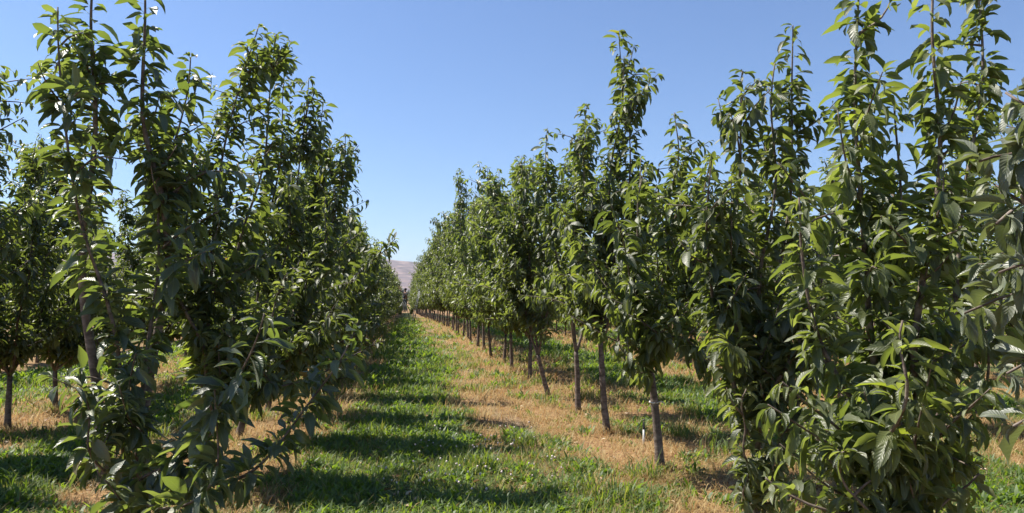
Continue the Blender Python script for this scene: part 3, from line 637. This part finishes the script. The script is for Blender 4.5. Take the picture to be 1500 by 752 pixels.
# clover flowers
M_CLOVER = plain('clover_petals', (.72, .6, .56), .7, noise=.2, scale=300); M_STEM = plain('green_stem', (.08, .15, .04))
fb = Buf()
def blob(bf, c, r, n=7, m=5, rng=None, j=.12):
    th = np.linspace(0, math.pi, m + 2)[1:-1]; V = [[0, 0, r]]
    for t in th:
        for k in range(n): 
            q = r * (1 + (rng.normal(0, j) if rng is not None else 0)); a = k / n * 6.283 + t
            V.append([q * math.sin(t) * math.cos(a), q * math.sin(t) * math.sin(a), q * math.cos(t)])
    V.append([0, 0, -r]); T = [[0, 1 + k, 1 + (k + 1) % n] for k in range(n)]; Q = []
    for i in range(m - 1):
        for k in range(n): Q.append([1 + i * n + k, 1 + (i + 1) * n + k, 1 + (i + 1) * n + (k + 1) % n, 1 + i * n + (k + 1) % n])
    e = len(V) - 1; T += [[e, 1 + (m - 1) * n + (k + 1) % n, 1 + (m - 1) * n + k] for k in range(n)]
    bf.add(np.array(V) + c, Q, T)
blob(fb, (0, 0, .1), .0085, rng=grng); fm = fb.mesh('flower_head'); fm.materials.append(M_CLOVER)
sb = Buf(); tube(sb, curve([(0, 0, 0), (.006, 0, .05), (0, 0, .095)], .02), .0012, 4); sm = sb.mesh('stem'); sm.materials.append(M_STEM)
spots = []
for (px, py, s, c) in [(670, 665, 45, 20), (720, 655, 30, 16), (640, 715, 45, 20), (700, 700, 50, 12), (780, 690, 40, 12), (600, 690, 50, 8), (740, 640, 25, 4)]:
    for _ in range(c): spots.append(gp(px + grng.normal(0, s), py + grng.normal(0, s * .28)))
for p in spots:
    s = grng.uniform(.8, 1.35)
    r = empty('clover_flower', (p[0], p[1], float(gz(p[0], p[1]))), grng.random() * 6.28, s); tag(r, 'small white clover flower head standing in the green lane', 'flower', 'white clover flowers in the lane')
    link('flower_head', fm, None, r); link('stem', sm, None, r)

# ------------------------------------------------------------------ things
M_WHITE = plain('white_plastic', (.72, .7, .66), .45, noise=.12, scale=30); M_BLACK = plain('black_plastic', (.02, .02, .02), .45)
M_ALU = plain('weathered_aluminium', (.16, .17, .18), .45, .3)
p = gp(943, 655)
sp = empty('sprinkler', (p[0], p[1], -.02)); tag(sp, 'short white sprinkler riser with a black head beside a grey trunk', 'sprinkler')
b = Buf(); tube(b, [(0, 0, -.04), (0, 0, .1), (.003, 0, .22)], .0115, 12); link('pipe', b.mesh('pipe'), M_WHITE, sp)
b = Buf(); tube(b, [(.003, 0, .212), (.003, 0, .225), (.003, 0, .23), (.003, 0, .285), (.003, 0, .29)], np.array([.0145, .0145, .0125, .010, .006]), 12); link('nozzle_body', b.mesh('nozzle_body'), M_BLACK, sp)
b = Buf(); tube(b, [(.003, -.016, .29), (.003, -.018, .31), (.003, 0, .325), (.003, .018, .31), (.003, .016, .29)], .0035, 6); tube(b, [(.003, 0, .306), (.003, 0, .312), (.003, 0, .318)], np.array([.016, .016, .004]), 10); link('sprinkler_head', b.mesh('sprinkler_head'), M_BLACK, sp)
# tie on the third trunk
b = Buf(); c = at(958, 589, 6.64) - np.array([2.34, 6.65, 0]); a = np.linspace(0, 2 * math.pi, 17)
ring = np.stack([c[0] + .040 * np.cos(a), c[1] + .040 * np.sin(a), c[2] + .006 * np.sin(a)], 1); tube(b, ring, .0055, 6)
tube(b, curve([c + [.02, -.047, 0], c + [.05, -.07, .012], c + [.075, -.07, -.01]], .01), .005, 5); link('plastic_tie', b.mesh('plastic_tie'), M_WHITE, t3)
# stick on the grass
p0, p1 = gp(557, 652), gp(575, 666); b = Buf()
P0 = curve([p0 + [0, 0, .05], (p0 + p1) / 2 + [.01, 0, .055], p1 + [0, 0, .03]], .04) ; tube(b, P0, np.linspace(.005, .0035, len(P0)), 6)
tube(b, curve([P0[4], P0[4] + [.05, .06, .02]], .03), .0025, 5)
tag(link('stick', b.mesh('stick'), plain('bleached_wood', (.45, .36, .26), .8)), 'thin bleached twig lying on the green lane', 'twig')

def lerp(a, b, t): return np.array(a) * (1 - t) + np.array(b) * t
def ladder(base, az, h, label, pole_out):
    "orchard tripod ladder: two flared rails with steps and a single rear pole; climbs towards direction az"
    r = empty('tripod_ladder', base, az); tag(r, label, 'ladder')
    top = np.array([.42, 0, h]); wb, wt = .42, .16
    for s in (-1, 1):
        b = Buf(); tube(b, [(0, s * wb, 0), lerp((0, s * wb, 0), top + [0, s * wt, 0], .5), top + [0, s * wt, 0]], .026, 6); link('rail', b.mesh('rail'), M_ALU, r)
    n = int(h / .3)
    for i in range(n):
        t = (i + .6) / n; b = Buf(); q = lerp((0, 0, 0), top, t); hw = wb + (wt - wb) * t
        box(b, q, (.085, hw * 2, .028)); link('step', b.mesh('step'), M_ALU, r)
    b = Buf(); tube(b, [top, top + [pole_out * .5, 0, -h * .5], top + [pole_out, 0, -h]], .021, 6); link('pole', b.mesh('pole'), M_ALU, r)
    b = Buf(); box(b, top + [0, 0, .02], (.16, wt * 2 + .06, .035)); link('top_plate', b.mesh('top_plate'), M_ALU, r)
    return r
pb = gp(605, 473); 
ladder((pb[0], pb[1], 0), R(10), 2.2, 'grey tripod ladder leaning into the right row at the far end of the lane', .75)
pa = at(602, 471, 54.0); pa = np.array([pa[0], 54.0, 0])
ladder((pa[0] - .05, 54.0, 0), R(180), 1.55, 'grey tripod ladder under the fruit picker in the lane', 1.0)
# picker on the ladder
def skin(name, verts, edges, radii, m, parent, sub=1):
    me = bpy.data.meshes.new(name); me.from_pydata([tuple(v) for v in verts], edges, []); o = bpy.data.objects.new(name, me); COL.objects.link(o)
    md = o.modifiers.new('skin', 'SKIN'); md.use_smooth_shade = True
    for i, r_ in enumerate(radii): d = me.skin_vertices[0].data[i]; d.radius = (r_, r_) if np.isscalar(r_) else r_; d.use_root = (i == 0)
    s = o.modifiers.new('sub', 'SUBSURF'); s.levels = sub; s.render_levels = sub
    dg = bpy.context.evaluated_depsgraph_get(); me2 = bpy.data.meshes.new_from_object(o.evaluated_get(dg)); me2.name = name
    bpy.data.objects.remove(o); me2.materials.clear(); me2.materials.append(m)
    for pl in me2.polygons: pl.use_smooth = True
    return link(name, me2, None, parent)
M_SKIN = plain('skin', (.36, .2, .14), .55); M_SHIRT = plain('black_cloth', (.012, .012, .015), .85); M_JEAN = plain('grey_cloth', (.2, .21, .2), .85); M_HAIR = plain('dark_hair', (.015, .012, .01), .6)
per = empty('person', (pa[0] - .42, 54.0, .62), R(-50)); tag(per, 'fruit picker in a black top and grey trousers reaching up from a ladder', 'person')
vs = [(0, 0, .92), (0, 0, 1.12), (0, 0, 1.36), (.01, 0, 1.47), (.01, -.02, 1.58), (.01, -.03, 1.68),
      (.09, 0, .86), (.12, -.06, .47), (.11, 0, .07), (.11, -.15, .03), (-.09, 0, .86), (-.12, -.03, .47), (-.11, .02, .07), (-.11, -.13, .03),
      (.19, 0, 1.38), (.30, -.12, 1.18), (.24, -.3, 1.32), (.22, -.36, 1.38), (-.19, 0, 1.40), (-.36, -.08, 1.58), (-.52, -.12, 1.78), (-.57, -.13, 1.85)]
es = [(0, 1), (1, 2), (2, 3), (3, 4), (4, 5), (0, 6), (6, 7), (7, 8), (8, 9), (0, 10), (10, 11), (11, 12), (12, 13), (2, 14), (14, 15), (15, 16), (16, 17), (2, 18), (18, 19), (19, 20), (20, 21)]
rd = [.13, .12, .14, .055, .075, .08, .085, .06, .042, .035, .085, .06, .042, .035, .06, .042, .032, .03, .06, .042, .032, .03]
body = skin('body', vs, es, rd, M_SKIN, per)
# fingers on each hand
for hx, hd in (((.22, -.36, 1.38), (-.1, -.3, .9)), ((-.57, -.13, 1.85), (-.55, -.1, .8))):
    b = Buf(); hx = np.array(hx); hd = norm(np.array(hd)); sd2 = norm(np.cross(hd, [0, 1, 0]))
    for i, ln in enumerate((.07, .08, .075, .06)): q = hx + sd2 * (i - 1.5) * .02 + hd * .02; tube(b, curve([q, q + hd * ln * .6, q + hd * ln + [0, -.02, 0]], .02), .009, 5)
    q = hx - sd2 * .035; tube(b, curve([q, q + hd * .03 - sd2 * .025, q + hd * .06 - sd2 * .03], .02), .010, 5); link('fingers', b.mesh('fingers'), M_SKIN, per)
skin('shirt', [vs[i] for i in (0, 1, 2, 14, 15, 18, 19)], [(0, 1), (1, 2), (2, 3), (3, 4), (2, 5), (5, 6)], [.145, .14, .16, .075, .055, .075, .055], M_SHIRT, per)
skin('trousers', [vs[i] for i in (0, 6, 7, 8, 10, 11, 12)], [(0, 1), (1, 2), (2, 3), (0, 4), (4, 5), (5, 6)], [.14, .1, .075, .06, .1, .075, .06], M_JEAN, per)
b = Buf(); blob(b, (.01, -.005, 1.665), .105, 10, 7, grng, .02); link('hair', b.mesh('hair'), M_HAIR, per)
b = Buf(); blob(b, (.01, -.125, 1.615), .018, 6, 4); link('nose', b.mesh('nose'), M_SKIN, per)

# far valley: shelter belt, low bushes past the end of the lane
def far_trees():
    b = Buf(); rng = np.random.default_rng(9)
    for k in range(150):
        cx = rng.uniform(-900, 1100); cyy = 2200 + rng.uniform(-80, 80); h = rng.uniform(12, 34); n = 26
        az = rng.random(n) * 6.28; zz = rng.random(n); rr = h * .28 * np.sin(np.clip(zz, .05, 1) * 3.0) ** .6 * rng.uniform(.4, 1, n)
        for a_, z_, r_ in zip(az, zz, rr):
            blob(b, (cx + r_ * math.cos(a_), cyy + r_ * math.sin(a_), z_ * h * .9 - 1), h * rng.uniform(.1, .17), 5, 3, rng, .25)
    tag(link('distant_woodland', b.mesh('distant_woodland'), M_LEAF_F), 'dark line of far trees at the foot of the hill', 'woodland', kind='stuff')
far_trees()
def bush(x, y, h, w_, seed, label):
    rng = np.random.default_rng(seed); r = empty('bush', (x, y, float(base(y)))); tag(r, label, 'bush', 'bushes past the end of the lane')
    wb = Buf(); parts = []
    for k in range(16):
        a = rng.random() * 6.28; q = np.array([math.cos(a) * w_ * rng.uniform(.2, 1), math.sin(a) * w_ * rng.uniform(.2, 1), h * rng.uniform(.6, 1)])
        C = curve([(0, 0, 0), q * [.4, .4, .6], q], .2); tube(wb, C, np.linspace(.03, .008, len(C)), 4); rr = shoot_leaves(C, rng, .06, .26, old=.1)
        if rr: parts.append(rr)
    link('stems', wb.mesh('stems'), M_TWIG, r); cb = Buf(); leaves(cb, *[np.concatenate([q[i] for q in parts]) for i in range(3)], rng, lod=2, petiole=False); link('crown', cb.mesh('crown', uv=True), M_LEAF_F, r)
bush(-.9, 118, 2.2, 1.6, 1, 'pale green bush left of the picker at the end of the lane')
bush(.9, 126, 1.9, 1.5, 2, 'pale green bush behind the ladders at the end of the lane')
